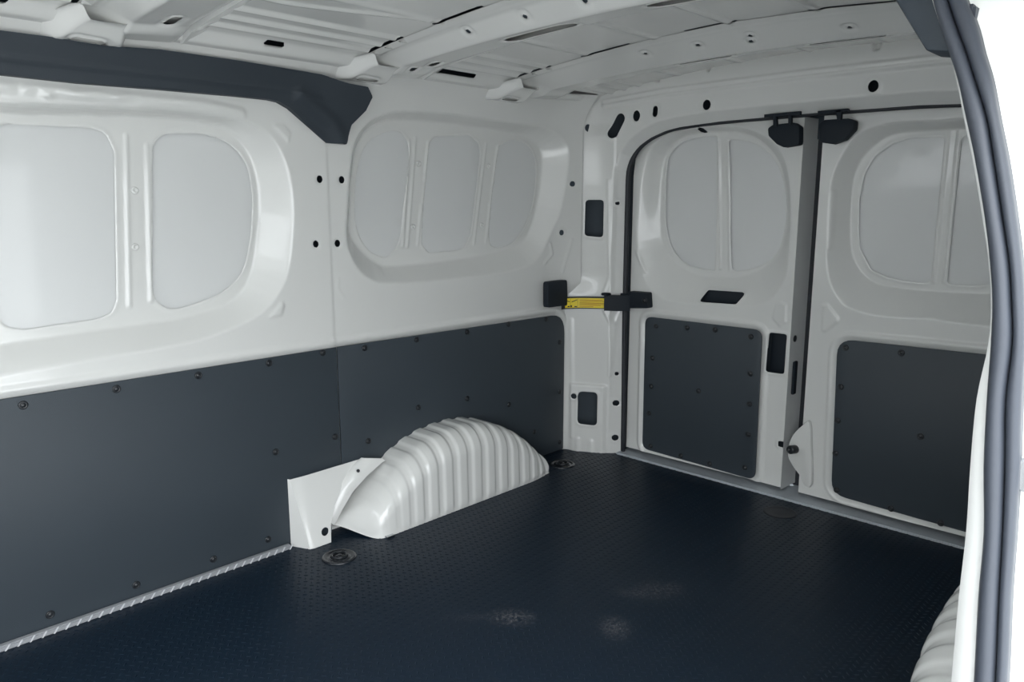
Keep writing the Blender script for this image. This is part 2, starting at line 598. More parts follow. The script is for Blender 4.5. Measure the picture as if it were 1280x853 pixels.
def side_wall(x_from):
    w = Sheet(x_from, 2.25, 0.0, 1.33, 0.0045)
    w.ramp(R1o, R1i, 0.060)
    w.ramp(R2o, R2i, 0.060)
    for b in (BL_A1, BL_A2, BL_B1, BL_B2, BL_B3):
        w.loop(b, 0.0012, 0.007, 0.004)
    # stiffening beads beside the blanks
    for ln in ([(0.695,1.105),(0.669,0.711)], [(0.740,1.086),(0.719,0.718)], [(1.529,1.142),(1.493,0.819)], [(1.554,1.150),(1.512,0.818)], [(1.605,1.141),(1.586,1.022)],
               [(1.571,0.945),(1.554,0.822)], [(1.859,1.150),(1.799,0.815)], [(1.916,1.142),(1.892,1.018)], [(1.876,0.944),(1.856,0.819)]):
        w.bead(ln, 0.0035, 0.0065)
    # rim round the lining, ledge above it
    rim = rnd([(x_from - 0.3, -0.1), (2.213, -0.1), (2.213, PANEL_TOP + 0.004), (x_from - 0.3, PANEL_TOP + 0.004)], [0, 0, 0.08, 0])
    w.press(rim, 0.007, 0.006)
    w.loop(rim, 0.006, 0.013, 0.012)
    # fold where the front and the rear pressing overlap
    st = w.P[:, 0] > (1.19 - 0.0 * w.P[:, 1])
    w.D[st] += 0.0025 * sst((w.P[st, 0] - 1.19) / 0.008)
    # swaged ridge under the roof trim and gusset marks in the corners
    w.bead([(x_from, 1.178), (0.85, 1.184), (0.95, 1.172)], 0.007, 0.02)
    w.press(rnd([(1.027,1.153),(1.079,1.102),(1.090,1.134),(1.070,1.154)], 0.006, 3), -0.0035, 0.008)
    w.press(rnd([(0.982,0.647),(1.034,0.697),(1.045,0.685),(1.034,0.652)], 0.006, 3), -0.0035, 0.008)
    w.bead([(2.095,0.734),(2.135,0.767),(2.125,0.805)], 0.004, 0.008)
    w.bead([(2.216,0.817),(2.181,0.699)], 0.003, 0.009)
    w.bead([(1.214,0.738),(1.212,0.711),(1.230,0.686)], 0.0015, 0.008)
    return w

wl = side_wall(X0)
# lumpy sealer along the ridge at the front
ks = np.where((wl.P[:, 1] > 1.165) & (wl.P[:, 1] < 1.198) & (wl.P[:, 0] < 0.78))[0]
rr = random.Random(5)
for _ in range(46):
    cx_, cz_, rx_, rz_ = rr.uniform(0.2, 0.76), rr.uniform(1.172, 1.19), rr.uniform(0.008, 0.022), rr.uniform(0.005, 0.010)
    q = wl.P[ks] - np.array([cx_, cz_])
    wl.D[ks] -= rr.uniform(-0.003, 0.0035) * np.exp(-(q[:, 0] / rx_) ** 2 - (q[:, 1] / rz_) ** 2)
HOLES = [(1.168,1.016),(1.240,1.016),(1.147,0.841),(1.218,0.840)]
for c in HOLES:
    wl.press(circle(c, 0.016), 0.002, 0.006)
    wl.cut(circle(c, 0.0092, ry=0.0105))
for c in [(2.264,1.222),(2.216,1.022),(2.176,0.845)]:
    wl.loop(circle(c, 0.0095), 0.0015, 0.008, 0.004)
    wl.cut(circle(c, 0.0095, ry=0.0105))
for b in (BL_A1, BL_A2, BL_B1, BL_B2, BL_B3):
    wl.cut(b)
W = wl.build(wall_map, 'wall_left', M['white'])
tag(W, 'far white pressed steel side wall with two recessed window blanks', 'wall', kind='structure')

def blanks(parent, mp, x_from):
    for b in (BL_A1, BL_A2, BL_B1, BL_B2, BL_B3):
        if b[:, 0].min() < x_from: continue
        lo = b.min(0) - 0.012; hi = b.max(0) + 0.012
        s = Sheet(lo[0], hi[0], lo[1], hi[1], 0.012)
        c = (lo + hi) / 2; h = (hi - lo) / 2
        s.D = 0.0650 - 0.002 * (1 - np.minimum(1, (((s.P - c) / h) ** 2).sum(1)))
        s.build(mp, 'window_blank', M['white_matt'], parent)
bh = mesh_of(lathe_mesh([(0.0135, 0.0), (0, 0.0)], 14), 'hole_shade', M['skin'])  # dark disc behind each hole, standing in for the shade inside
for c in [(2.264,1.222),(2.216,1.022),(2.176,0.845)]:
    q = wall_map(np.array([c[0]]), np.array([c[1]]), 0.0)[1][0]
    shared('hole_shade', bh, W, (c[0] + 0.001, float(q) + 0.0022, c[1]), (-0.35, -1, 0))
blanks(W, wall_map, -5)
for c in [(0.703,0.981),(0.693,0.849),(1.562,1.073),(1.534,0.878),(1.867,1.076),(1.834,0.877)]:
    shared('grommet', grommet_me, W, (c[0], YW + 0.0595, c[1]), (0, -1, 0))
# outer body sheet, coloured dark so the holes look deep in shade
pydata('outer_skin', [(X0, YW + 0.10, -0.08), (2.46, YW + 0.10, -0.08), (2.46, YW + 0.10, 1.3), (X0, YW + 0.10, 1.3)], [(0, 1, 2, 3)], M['skin'], W)
# pillar foot beside the wheel arch: a wedge with a bolt hole
def pillar_foot():
    s = Sheet(0, 1, 0, 1, 0.02)
    hole = circle((0.80, 0.22), 0.105, 20, ry=0.062)
    def fm(u, v, d):
        x0 = 1.045 + (1.026 - 1.045) * v          # front edge leans outwards going up
        x1 = np.interp(v, [0, 0.25, 0.45, 0.65, 0.85, 1.0], [1.112, 1.122, 1.142, 1.172, 1.215, 1.262])
        x = x0 + (x1 - x0) * u
        z = 0.0 + (0.196 + 0.004 * u) * v
        y = 1.785 + (1.838 - 1.785) * v ** 1.0 + 0.004 * np.exp(-(u / 0.12) ** 2)
        return x, y, z
    q = np.array([(0.62, 0.10)])
    s.cut(circle((0.74, 0.17), 0.15, 20, ry=0.056))
    s.build(fm, 'pillar_foot', M['white'], W)
    v = np.linspace(0, 1, 12)
    a = np.stack(fm(np.zeros(12), v, None), 1)
    b = np.stack([np.full(12, 1.020), np.full(12, 1.846), 0.198 * v], 1)
    vs = np.concatenate([a, b])
    pydata('pillar_foot_side', vs, [(i, i + 1, 13 + i, 12 + i) for i in range(11)], M['white'], W)
    pydata('pillar_foot_back', [(1.03, 1.84, 0), (1.15, 1.84, 0), (1.15, 1.84, 0.15), (1.03, 1.84, 0.15)], [(0, 1, 2, 3)], M['skin'], W)
pillar_foot()

# ---------------------------------------------------------------- near side wall behind the sliding-door pillar (same pressing, mirrored)
def near_map(u, v, d):
    return u, YN + lean(v) + turn_in(u, v) - d, v
wn_ = side_wall(0.98)
for b in (BL_B1, BL_B2, BL_B3):
    wn_.cut(b)
WN = wn_.build(near_map, 'wall_right', M['white'])
tag(WN, 'near white side wall hidden behind the sliding door pillar', 'wall', kind='structure')
blanks(WN, near_map, 0.98)
pydata('outer_skin', [(0.98, YN - 0.10, -0.08), (2.46, YN - 0.10, -0.08), (2.46, YN - 0.10, 1.3), (0.98, YN - 0.10, 1.3)], [(0, 1, 2, 3)], M['skin'], WN)

# ---------------------------------------------------------------- rear frame: corner pillars and header
op = [(1.658,0.001),(1.661,0.211),(1.667,0.520),(1.674,0.819),(1.677,0.964),(1.666,1.064),(1.647,1.114),(1.614,1.152),(1.567,1.179),(1.509,1.198),(1.452,1.207),(1.302,1.215),(1.035,1.217)]
op = np.array(op)
op[:, 0] = np.minimum(op[:, 0], 1.668)
op[0, 1] = -0.01
op = op[op[:, 0] > 1.02]
OPEN = np.concatenate([op, np.stack([2 * YC - op[::-1, 0], op[::-1, 1]], 1)])
def rear_map(u, v, d):
    t = np.abs(u - YC)
    ds, _ = seg_dist(np.stack([u, v], 1), OPEN[:-1], OPEN[1:])
    lip = np.clip(1 - ds / 0.032, 0, 1)
    q = np.clip((t - 0.695) / 0.165, 0, 1)
    up = 0.55 * sst((v - 0.58) / 0.12)
    xp = np.where(t > 0.695, XR - 0.005 - (1 - up) * (t - 0.695) * 0.503 - up * 0.085 * (1 - np.sqrt(1 - q * q)), XR)
    hd = sst((v - 1.19) / 0.05) * sst((0.82 - t) / 0.10)
    x = xp * (1 - hd) + XR * hd
    x = x + 0.034 * lip
    x = x - 0.010 * (1 - sst((v - 0.262) / 0.010)) * sst((0.84 - t) / 0.03) * sst((t - 0.70) / 0.012)
    return x + d, u, v
wr = Sheet(YN - 0.01, YW + 0.01, 0.0, 1.395, 0.004)
for side in (0, 1):
    mir = (lambda q: np.array(q, float)) if side == 0 else (lambda q: np.stack([2 * YC - np.array(q, float)[:, 0], np.array(q, float)[:, 1]], 1))
    wr.bead(mir([(1.819,0.057),(1.825,0.297),(1.830,0.515)]), 0.003, 0.012)
    wr.bead(mir([(1.822,1.037),(1.827,0.817),(1.844,0.575)]), 0.0035, 0.010)
    wr.bead(mir([(1.715,1.035),(1.710,0.819),(1.702,0.686),(1.727,0.605)]), 0.004, 0.010)
    wr.bead(mir([(1.733,0.587),(1.688,0.498),(1.694,0.307)]), 0.004, 0.009)
    wr.bead(mir([(1.658,0.608),(1.688,0.498)]), 0.003, 0.008)
    for sl in (mir([(1.795,-0.022),(1.796,0.047)]), mir([(1.746,-0.033),(1.748,0.042)])):
        wr.bead(sl, 0.004, 0.014)
for g0 in ([(1.747,1.300),(1.498,1.313),(1.026,1.319),(0.698,1.318)], [(1.748,1.315),(1.498,1.329),(1.027,1.333),(0.699,1.331)]):
    g = np.array(g0)
    g = np.concatenate([g, np.stack([2 * YC - g[::-1, 0], g[::-1, 1]], 1)[1:]])
    g = g[np.argsort(g[:, 0])]
    wr.bead(g, 0.007, 0.011)
for tri in ([(1.718,1.388),(1.658,1.382),(1.682,1.355)], [(1.621,1.381),(1.594,1.378),(1.607,1.360)], [(1.539,1.385),(1.513,1.382),(1.519,1.357),(1.538,1.359)], [(1.347,1.388),(1.318,1.390),(1.334,1.365)], [(0.828,1.397),(0.800,1.396),(0.804,1.369),(0.823,1.367)]):
    wr.press(np.array(tri), 0.016, 0.006)
wr.cut(np.vstack([[1.668, -0.2], OPEN, [2 * YC - 1.668, -0.2]]))
cuts = [rnd([(1.798,0.964),(1.731,0.964),(1.731,0.827),(1.799,0.832)], 0.014, 5),
        rnd([(1.796,0.239),(1.729,0.241),(1.729,0.108),(1.797,0.111)], 0.016, 5)]
cuts += [slot([(1.705,1.201)][0], [(1.676,1.248)][0], 0.019), slot([(1.530,1.271)][0], [(1.531,1.253)][0], 0.0095),
         circle([(1.607,1.253)][0], 0.0145, 14, ry=0.019), circle([(1.333,1.267)][0], 0.0145, 14, ry=0.0165), circle([(0.814,1.273)][0], 0.0145, 14, ry=0.0165),
         circle([(1.677,0.199)][0], 0.0095, 12, ry=0.012), circle([(1.676,0.062)][0], 0.0095, 12, ry=0.012), circle([(1.811,0.219)][0], 0.011, 12),
         circle([(1.689,0.952)][0], 0.006, 10, ry=0.008), circle([(1.678,0.314)][0], 0.006, 10, ry=0.008)]
for c in cuts:
    wr.loop(c, 0.002, 0.010, 0.004)
for c in cuts:
    wr.cut(c)
    c2 = np.stack([2 * YC - np.array(c)[:, 0], np.array(c)[:, 1]], 1)
    if c2[:, 0].max() < 0.42:
        wr.cut(c2)
RR = wr.build(rear_map, 'wall_rear', M['white'])
tag(RR, 'white rear door frame with corner pillars and header', 'wall', kind='structure')
SK = [(1.9, 2.26), (1.82, 2.32), (1.68, 2.40), (1.64, 2.46)]
vs = [(x, y, z) for (y, x) in SK for z in (-0.08, 1.42)]
pydata('outer_skin', vs, [(0, 2, 3, 1), (2, 4, 5, 3), (4, 6, 7, 5)], M['skin'], RR)  # carried round the corner to stop daylight leaking through slots
pydata('outer_skin', [(x, 2 * YC - y, z) for x, y, z in vs], [(0, 2, 3, 1), (2, 4, 5, 3), (4, 6, 7, 5)], M['skin'], RR)  # mirrored copy, added to block light at the near pillar
pydata('header_light_stop', [(2.45, 1.9, 1.15), (2.45, 0.1, 1.15), (2.45, 0.1, 1.44), (2.45, 1.9, 1.44)], [(0, 1, 2, 3)], M['skin'], RR)  # dark sheet added to keep daylight out of the header openings

# black rubber weatherstrip round the rear door opening
wsp = [(2.338, a, b) for a, b in smooth_open(inset(np.vstack([[1.668, -0.2], OPEN, [2 * YC - 1.668, -0.2]]), 0.004)[1:-1], 3)]
ws = obj('door_weatherstrip', tube(wsp, np.array([0.0092 - 0.004 * float(sst((p[2] - 1.10) / 0.09)) for p in wsp]), 10), M['rubber'])
tag(ws, 'black rubber weatherstrip around the rear door opening', 'door seal')

# ---------------------------------------------------------------- rear doors
def door_map(u, v, d):
    return XD + d, u, v

def dome_clips(parent, pts, plane):
    for p in pts:
        if plane == 'L':
            shared('clip', clip_me, parent, (p[0], YW - 0.0032, p[1]), (0, -1, 0))
        else:
            shared('clip', clip_me, parent, (XD - 0.0032, p[0], p[1]), (-1, 0, 0))

def rear_door(name, ylo, yhi, out, inn, panes, straps, lin, slots, beads, label):
    s = Sheet(ylo, yhi, 0.020, 1.212, 0.004)
    s.ramp(out, inn, 0.050)
    for b in panes:
        s.loop(b, 0.0010, 0.007, 0.004)
    for st in straps:
        s.bead(st, 0.003, 0.006)
    rim = rnd(inset(np.array(lin), -0.005), 0.02)
    s.press(rim, 0.006, 0.006)
    s.loop(rim, 0.006, 0.013, 0.012)
    for bd in beads:
        s.bead(bd, 0.004, 0.010)
    for g in (G1, G2):
        if g[:, 0].min() > ylo and g[:, 0].max() < yhi:
            s.press(g, -0.0035, 0.008)
    for c in slots:
        s.loop(c, 0.002, 0.008, 0.003)
    for c in panes + slots:
        s.cut(c)
    corner = 0.16
    far = yhi if yhi > YC else ylo
    near = ylo if yhi > YC else yhi
    frame = rnd([(near, 0.0), (far, 0.0), (far, 1.22), (near, 1.22)], [0.0, 0.02, 0.17, 0.0])
    s.cut(frame, keep_inside=True)
    d = s.build(door_map, name, M['white'])
    tag(d, label, 'door', kind='structure')
    for b in panes:
        lo = b.min(0) - 0.012; hi = b.max(0) + 0.012
        q = Sheet(lo[0], hi[0], lo[1], hi[1], 0.012)
        c = (lo + hi) / 2; h = (hi - lo) / 2
        q.D = 0.0552 - 0.002 * (1 - np.minimum(1, (((q.P - c) / h) ** 2).sum(1)))
        q.build(door_map, 'window_blank', M['white_matt'], d)
    for c in slots[:2]:
        plate(inset(np.array(c), -0.004), lambda u, v, dd: (XD + 0.030 + dd, u, v), 0.004, 'handle_recess', M['plastic'], d, 0.001)
    pydata('outer_skin', [(XD + 0.075, ylo + 0.004, -0.08), (XD + 0.075, yhi, -0.08), (XD + 0.075, yhi, 1.215), (XD + 0.075, ylo, 1.215)], [(0, 1, 2, 3)], M['skin'], d)
    return d

G1 = rnd([(1.088,0.631),(1.070,0.643),(1.045,0.635),(1.044,0.573),(1.069,0.554),(1.098,0.583)], 0.006, 3)
G2 = rnd([(0.938,0.644),(0.916,0.649),(0.879,0.605),(0.882,0.590),(0.914,0.556),(0.934,0.554)], 0.006, 3)
D1o = smooth_closed([(1.630,0.819),(1.628,0.964),(1.614,1.077),(1.586,1.141),(1.525,1.184),(1.449,1.201),(1.345,1.204),(1.246,1.198),(1.154,1.162),(1.094,1.105),(1.066,1.024),(1.054,0.922),(1.052,0.813),(1.054,0.734),(1.072,0.684),(1.107,0.639),(1.153,0.620),(1.193,0.611),(1.314,0.605),(1.457,0.603),(1.535,0.623),(1.600,0.688)], 4)
D1i = smooth_closed([(1.563,0.849),(1.567,1.021),(1.551,1.119),(1.510,1.167),(1.447,1.188),(1.373,1.191),(1.272,1.182),(1.191,1.150),(1.132,1.089),(1.103,1.013),(1.089,0.922),(1.093,0.848),(1.110,0.790),(1.171,0.734),(1.227,0.709),(1.280,0.700),(1.394,0.698),(1.480,0.728),(1.540,0.786)], 4)
D1p = [smooth_closed([(1.545,0.935),(1.545,1.091),(1.523,1.137),(1.479,1.165),(1.410,1.175),(1.364,1.175),(1.351,1.161),(1.345,1.044),(1.338,0.854),(1.338,0.730),(1.353,0.723),(1.401,0.726),(1.453,0.740),(1.505,0.784),(1.535,0.849)], 4),
       smooth_closed([(1.290,0.963),(1.300,1.096),(1.306,1.153),(1.289,1.160),(1.231,1.149),(1.180,1.124),(1.136,1.079),(1.104,1.008),(1.091,0.932),(1.095,0.860),(1.117,0.787),(1.173,0.745),(1.230,0.728),(1.262,0.726),(1.275,0.747),(1.284,0.856)], 4)]
D1s = [[(1.345,1.161),(1.316,0.728)], [(1.310,1.159),(1.280,0.725)]]
L1 = rnd([(1.584,0.539),(1.126,0.540),(1.120,0.022),(1.579,0.031)], [0.028, 0.032, 0.030, 0.030])
D1c = [rnd([(1.345,0.654),(1.201,0.657),(1.227,0.616),(1.368,0.612)], 0.008, 3), rnd([(1.101,0.535),(1.041,0.536),(1.043,0.404),(1.104,0.403)], 0.008, 3), rnd([(1.048,0.178),(1.007,0.179),(1.005,0.158),(1.047,0.159)], 0.004, 2),
       circle([(1.396,1.197)][0], 0.013, 12, ry=0.008)]
D1b = [[(1.632,0.775),(1.594,0.704)]]
DR1 = rear_door('door_1', 1.030, 1.655, D1o, D1i, D1p, D1s, L1, D1c, D1b, 'white left rear door with black slots and a strap catch')

YM = 2 * YC
c2 = 0.629                                     # middle of the near rear door
def whole(h):
    h = np.array(h, float)
    return np.vstack([h, np.stack([2 * c2 - h[::-1, 0], h[::-1, 1]], 1)])
D2o = smooth_closed(whole([(0.643,1.174),(0.745,1.177),(0.808,1.171),(0.873,1.146),(0.915,1.083),(0.936,1.014),(0.939,0.890),(0.932,0.768),(0.915,0.706),(0.883,0.659),(0.848,0.638),(0.764,0.624),(0.614,0.630)]), 3)
D2i = smooth_closed(whole([(0.674,1.152),(0.758,1.153),(0.805,1.142),(0.851,1.106),(0.883,1.044),(0.890,0.973),(0.886,0.866),(0.871,0.788),(0.833,0.735),(0.771,0.708),(0.634,0.702)]), 3)
pa = np.array([(0.686,1.133),(0.736,1.134),(0.786,1.121),(0.833,1.087),(0.860,1.032),(0.866,0.962),(0.862,0.878),(0.853,0.816),(0.817,0.755),(0.772,0.736),(0.723,0.727),(0.658,0.725)])
pa[0, 0] = pa[-1, 0] = 0.650
D2p = [rnd(pa, 0.012, 2), rnd(np.stack([2 * c2 - pa[::-1, 0], pa[::-1, 1]], 1), 0.012, 2)]
D2s = [[(0.643, 0.73), (0.643, 1.15)], [(0.615, 0.73), (0.615, 1.15)]]
lt = np.array([(0.881,0.541),(0.864,0.043)])
L2 = rnd([tuple(lt[0]), (2 * c2 - lt[0][0], 0.548), (2 * c2 - lt[0][0], 0.03), tuple(lt[1])], [0.05, 0.05, 0.05, 0.05])
D2b = [[(0.929,0.985),(0.928,0.817)]]
DR2 = rear_door('door_2', 2 * YC - 1.655, 0.970, D2o, D2i, D2p, D2s, L2, [], D2b, 'white right rear door nearest the sliding door seal')

# edges of the doors where they meet
pydata('door_edge', [(XD, 1.030, 0.012), (XD, 1.030, 1.212), (XD + 0.10, 1.024, 1.212), (XD + 0.10, 1.024, 0.012)], [(0, 1, 2, 3)], M['white_matt'], DR1)
pydata('door_edge', [(XD, 0.970, 0.012), (XD, 0.970, 1.212), (XD + 0.10, 0.976, 1.212), (XD + 0.10, 0.976, 0.012)], [(0, 1, 2, 3)], M['white_matt'], DR2)
bx('gap_seal', (XD + 0.098, 0.93, -0.08), (XD + 0.11, 1.06, 1.23), M['rubber'], DR2, 0.003)  # dark plate closing the gap, widened to block daylight between the doors
# edge plugs and latch on the meeting face
pm = mesh_of(lathe_mesh([(0.011, 0), (0.011, 0.002), (0.006, 0.004), (0, 0.004)], 12), 'plug', M['clip'])
shared('edge_plug', pm, DR1, (XD + 0.028, 1.0275, 0.520), (0, -1, 0))
bx('edge_latch', (XD + 0.022, 1.018, 0.335), (XD + 0.045, 1.0265, 0.445), M['plastic'], DR1, 0.002)

# ---------------------------------------------------------------- lining boards
def lining(name, outline, mp, clips, plane, label, thick=0.004):
    o = plate(outline, mp, thick, name, M['liner'], None, 0.0015)
    tag(o, label, 'lining panel', 'black lining boards')
    dome_clips(o, clips, plane)
    return o
lm = lambda u, v, d: (u, YW - 0.003 + d, v)
lining('lining_panel', LP1, lm, [(0.289,0.523),(0.414,0.527),(0.602,0.529),(0.794,0.530),(0.985,0.532),(1.151,0.537),(0.990,0.284),(1.179,0.284),(0.419,0.039),(0.605,0.040),(0.798,0.039),(0.953,0.042),(0.252,0.050)], 'L', 'long black lining board on the far wall, front half')
lining('lining_panel', LP2, lm, [(1.292,0.531),(1.488,0.531),(1.703,0.530),(1.902,0.533),(2.102,0.529),(2.181,0.432),(1.489,0.311),(1.700,0.302),(1.294,0.245),(1.904,0.241),(2.184,0.237),(2.039,0.109),(2.188,0.035)], 'L', 'black lining board on the far wall behind the ribbed wheel arch')
dm = lambda u, v, d: (XD - 0.003 + d, u, v)
lining('lining_panel', L1, dm, [(1.536,0.508),(1.406,0.517),(1.296,0.522),(1.164,0.514),(1.547,0.387),(1.548,0.279),(1.554,0.174),(1.542,0.048),(1.158,0.388),(1.155,0.284),(1.153,0.177),(1.159,0.057),(1.350,0.296),(1.410,0.041),(1.293,0.039)], 'D', 'black lining board on the left rear door')
cl2 = np.array([(0.854,0.517),(0.695,0.523),(0.859,0.393),(0.861,0.285),(0.859,0.179),(0.847,0.061),(0.684,0.046),(0.548,0.041),(0.623,0.285)])
cl2 = [tuple(p) for p in cl2] + [(2 * c2 - p[0], p[1]) for p in cl2[[0, 2, 3, 4, 5]]]
lining('lining_panel', L2, dm, cl2, 'D', 'black lining board on the right rear door beside the seal')

# ---------------------------------------------------------------- roof
def crown(t):
    return np.interp(t, [0, 0.25, 0.45, 0.58, 0.68, 0.735, 0.755, 0.768, 0.778, 0.84, 0.87], [1.394, 1.386, 1.371, 1.359, 1.348, 1.340, 1.334, 1.322, 1.311, 1.303, 1.300])
def roof_map(u, v, d):
    return u, v, crown(np.abs(v - YC)) + d
cs = Sheet(X0, 2.36, YN - 0.01, YW + 0.01, 0.006)
for t in (0.715, 0.66, 0.60):
    for sg in (-1, 1):
        cs.bead([(X0, YC + sg * t), (2.4, YC + sg * t)], 0.007, 0.016)
for t in (0.0, 0.22, 0.44):
    for sg in (-1, 1):
        cs.bead([(X0, YC + sg * t), (2.4, YC + sg * t)], 0.003, 0.020)
cs.bead(smooth_open([(0.70, 1.48), (0.86, 1.52), (1.0, 1.50), (1.22, 1.44)], 6), 0.004, 0.012)
for xa, xb in ((0.72, 0.80), (0.98, 1.02), (1.42, 1.66), (1.54, 1.58), (2.06, 2.26), (0.2, 0.44)):
    for sg in (-1, 1):
        cs.cut(slot((xa, YC + sg * 0.758), (xb, YC + sg * 0.758), 0.008, 4))
for xb0 in (-0.20, 0.57, 1.27, 1.83):
    for ya, yb, r_ in ((1.59, 1.725, 0.009), (1.30, 1.46, 0.0065), (0.98, 1.12, 0.006), (0.60, 0.80, 0.0065)):
        cs.cut(slot((xb0 - 0.019, ya), (xb0 - 0.019, yb), r_, 4))
CE = cs.build(roof_map, 'ceiling', M['white'])
tag(CE, 'bare white steel van roof with pressed ribs', 'ceiling', kind='structure')
sk = [(YN - 0.10, 1.15), (YN - 0.08, 1.38), (YN + 0.06, 1.44), (YW - 0.06, 1.44), (YW + 0.08, 1.38), (YW + 0.10, 1.15)]
vs = [(x, y, z) for x in (X0, 2.46) for y, z in sk]
pydata('outer_skin', vs, [(i, i + 1, i + 7, i + 6) for i in range(5)], M['skin'], CE, smooth=False)  # skirted shell added to keep daylight out of the roof slots
vs = [(X0 - 0.001, y, z) for y, z in sk] + [(X0 - 0.001, y, z) for y, z in ((YN + 0.05, 1.15), (YN + 0.07, 1.295), (YN + 0.12, 1.33), (YW - 0.12, 1.33), (YW - 0.07, 1.295), (YW - 0.02, 1.15))]
pydata('front_light_stop', vs, [(i, i + 1, i + 7, i + 6) for i in range(5)], M['white'], CE, smooth=False)  # added strip blocking light between the ceiling and the outer shell

def roof_bow(x0, ridge, label, holes, oblongs):
    prof = np.array([(-0.012, 0.000), (0.0, -0.003), (0.012, -0.006), (0.014, -0.16), (0.024, -0.22), (0.030, -0.26), (ridge - 0.006, -0.97), (ridge, -1.0), (ridge + 0.006, -0.97), (ridge + 0.10, -0.72), (ridge + 0.118, -0.6), (ridge + 0.128, -0.02), (0.26, 0.0)])
    b = Sheet(-0.012, 0.26, YC - 0.79, YC + 0.79, 0.004)
    for c in holes + oblongs:
        b.loop(c, -0.003, 0.010, 0.006)
    for c in holes + oblongs:
        b.cut(c)
    def mp(u, v, d):
        t = np.abs(v - YC)
        zs = np.interp(t, [0, 0.25, 0.45, 0.58, 0.68, 0.74, 0.80], [1.393, 1.385, 1.370, 1.358, 1.347, 1.339, 1.318])
        zb = 1.344 - 0.037 * (t / 0.80) ** 2
        k = np.interp(u, prof[:, 0], prof[:, 1])
        dep = np.maximum(zs - zb, 0.012)
        z = np.where(k > -0.02, zs + k, zs + k * dep)
        # end feet sink to the rail
        z = z - 0.012 * sst((t - 0.70) / 0.05) * np.clip(-k, 0, 1)
        return x0 + u, v, z + d
    o = b.build(mp, 'roof_bow', M['white'])
    tag(o, label, 'roof bow')
    for c in holes + (oblongs if ridge > 0.1 else []):
        plate(inset(np.array(c), -0.004), lambda u, v, dd: tuple(float(w) for w in mp(np.float64(u), np.float64(v), 0.005 + dd)), 0.002, 'hole_shade', M['skin'], o, 0.0005)  # dark plate above the opening in place of its inner shade
    # gusset feet on the two rails
    for sg in (1, -1):
        g = Sheet(-0.10, 0.14, 0.715, 0.86, 0.004)
        c = slot((0.0, 0.790), (0.045, 0.793), 0.011, 6)
        g.loop(c, -0.003, 0.010, 0.005)
        g.cut(c)
        g.cut(rnd([(-0.10, 0.87), (-0.02, 0.715), (0.10, 0.715), (0.125, 0.87)], [0, 0.02, 0.03, 0]), keep_inside=True)
        def gm(u, v, d):
            k = (v - 0.715) / 0.145
            e = np.minimum(u - (-0.02 - 0.08 * k), (0.10 + 0.025 * k) - u)
            top = 1.338 - 0.030 * k
            return x0 + u, YC + sg * v, np.minimum(1.310 - 0.030 * sst(k / 0.6) + (top - 1.282) * (1 - sst(e / 0.028)), top) + d
        g.build(gm, 'bow_foot', M['white'], o)
    return o
def sq(x, y, r=0.006):
    return rnd([(x - r, y - r), (x + r, y - r), (x + r, y + r), (x - r, y + r)], 0.002, 2)
roof_bow(-0.20, 0.085, 'foremost roof bow above the sliding door opening', [sq(0.05, 1.2), sq(0.05, 0.9)], [slot((0.145, 1.18), (0.145, 1.35), 0.026)])
roof_bow(0.57, 0.085, 'roof bow at the top left, its foot overlapping the black roof trim', [sq(0.05, 1.55), sq(0.05, 1.2), sq(0.05, 0.9)], [slot((0.145, 1.18), (0.145, 1.35), 0.026), slot((0.15, 1.65), (0.15, 1.69), 0.011)])
roof_bow(1.27, 0.085, 'middle roof bow with a long oval opening', [sq(0.045, 1.41), sq(0.05, 1.23), sq(0.05, 1.06), sq(0.03, 1.04), sq(0.125, 1.72, 0.009)], [slot((0.145, 1.19), (0.145, 1.35), 0.026), slot((0.135, 0.80), (0.135, 0.93), 0.028), slot((0.15, 1.652), (0.16, 1.68), 0.011)])
roof_bow(1.83, 0.13, 'rearmost roof bow close to the rear door header', [sq(0.05, 1.29), sq(0.06, 1.13), sq(0.06, 0.98), sq(0.085, 0.99), sq(0.08, 0.74)], [slot((0.17, 1.10), (0.17, 1.24), 0.012), slot((0.17, 0.70), (0.17, 0.86), 0.012)])

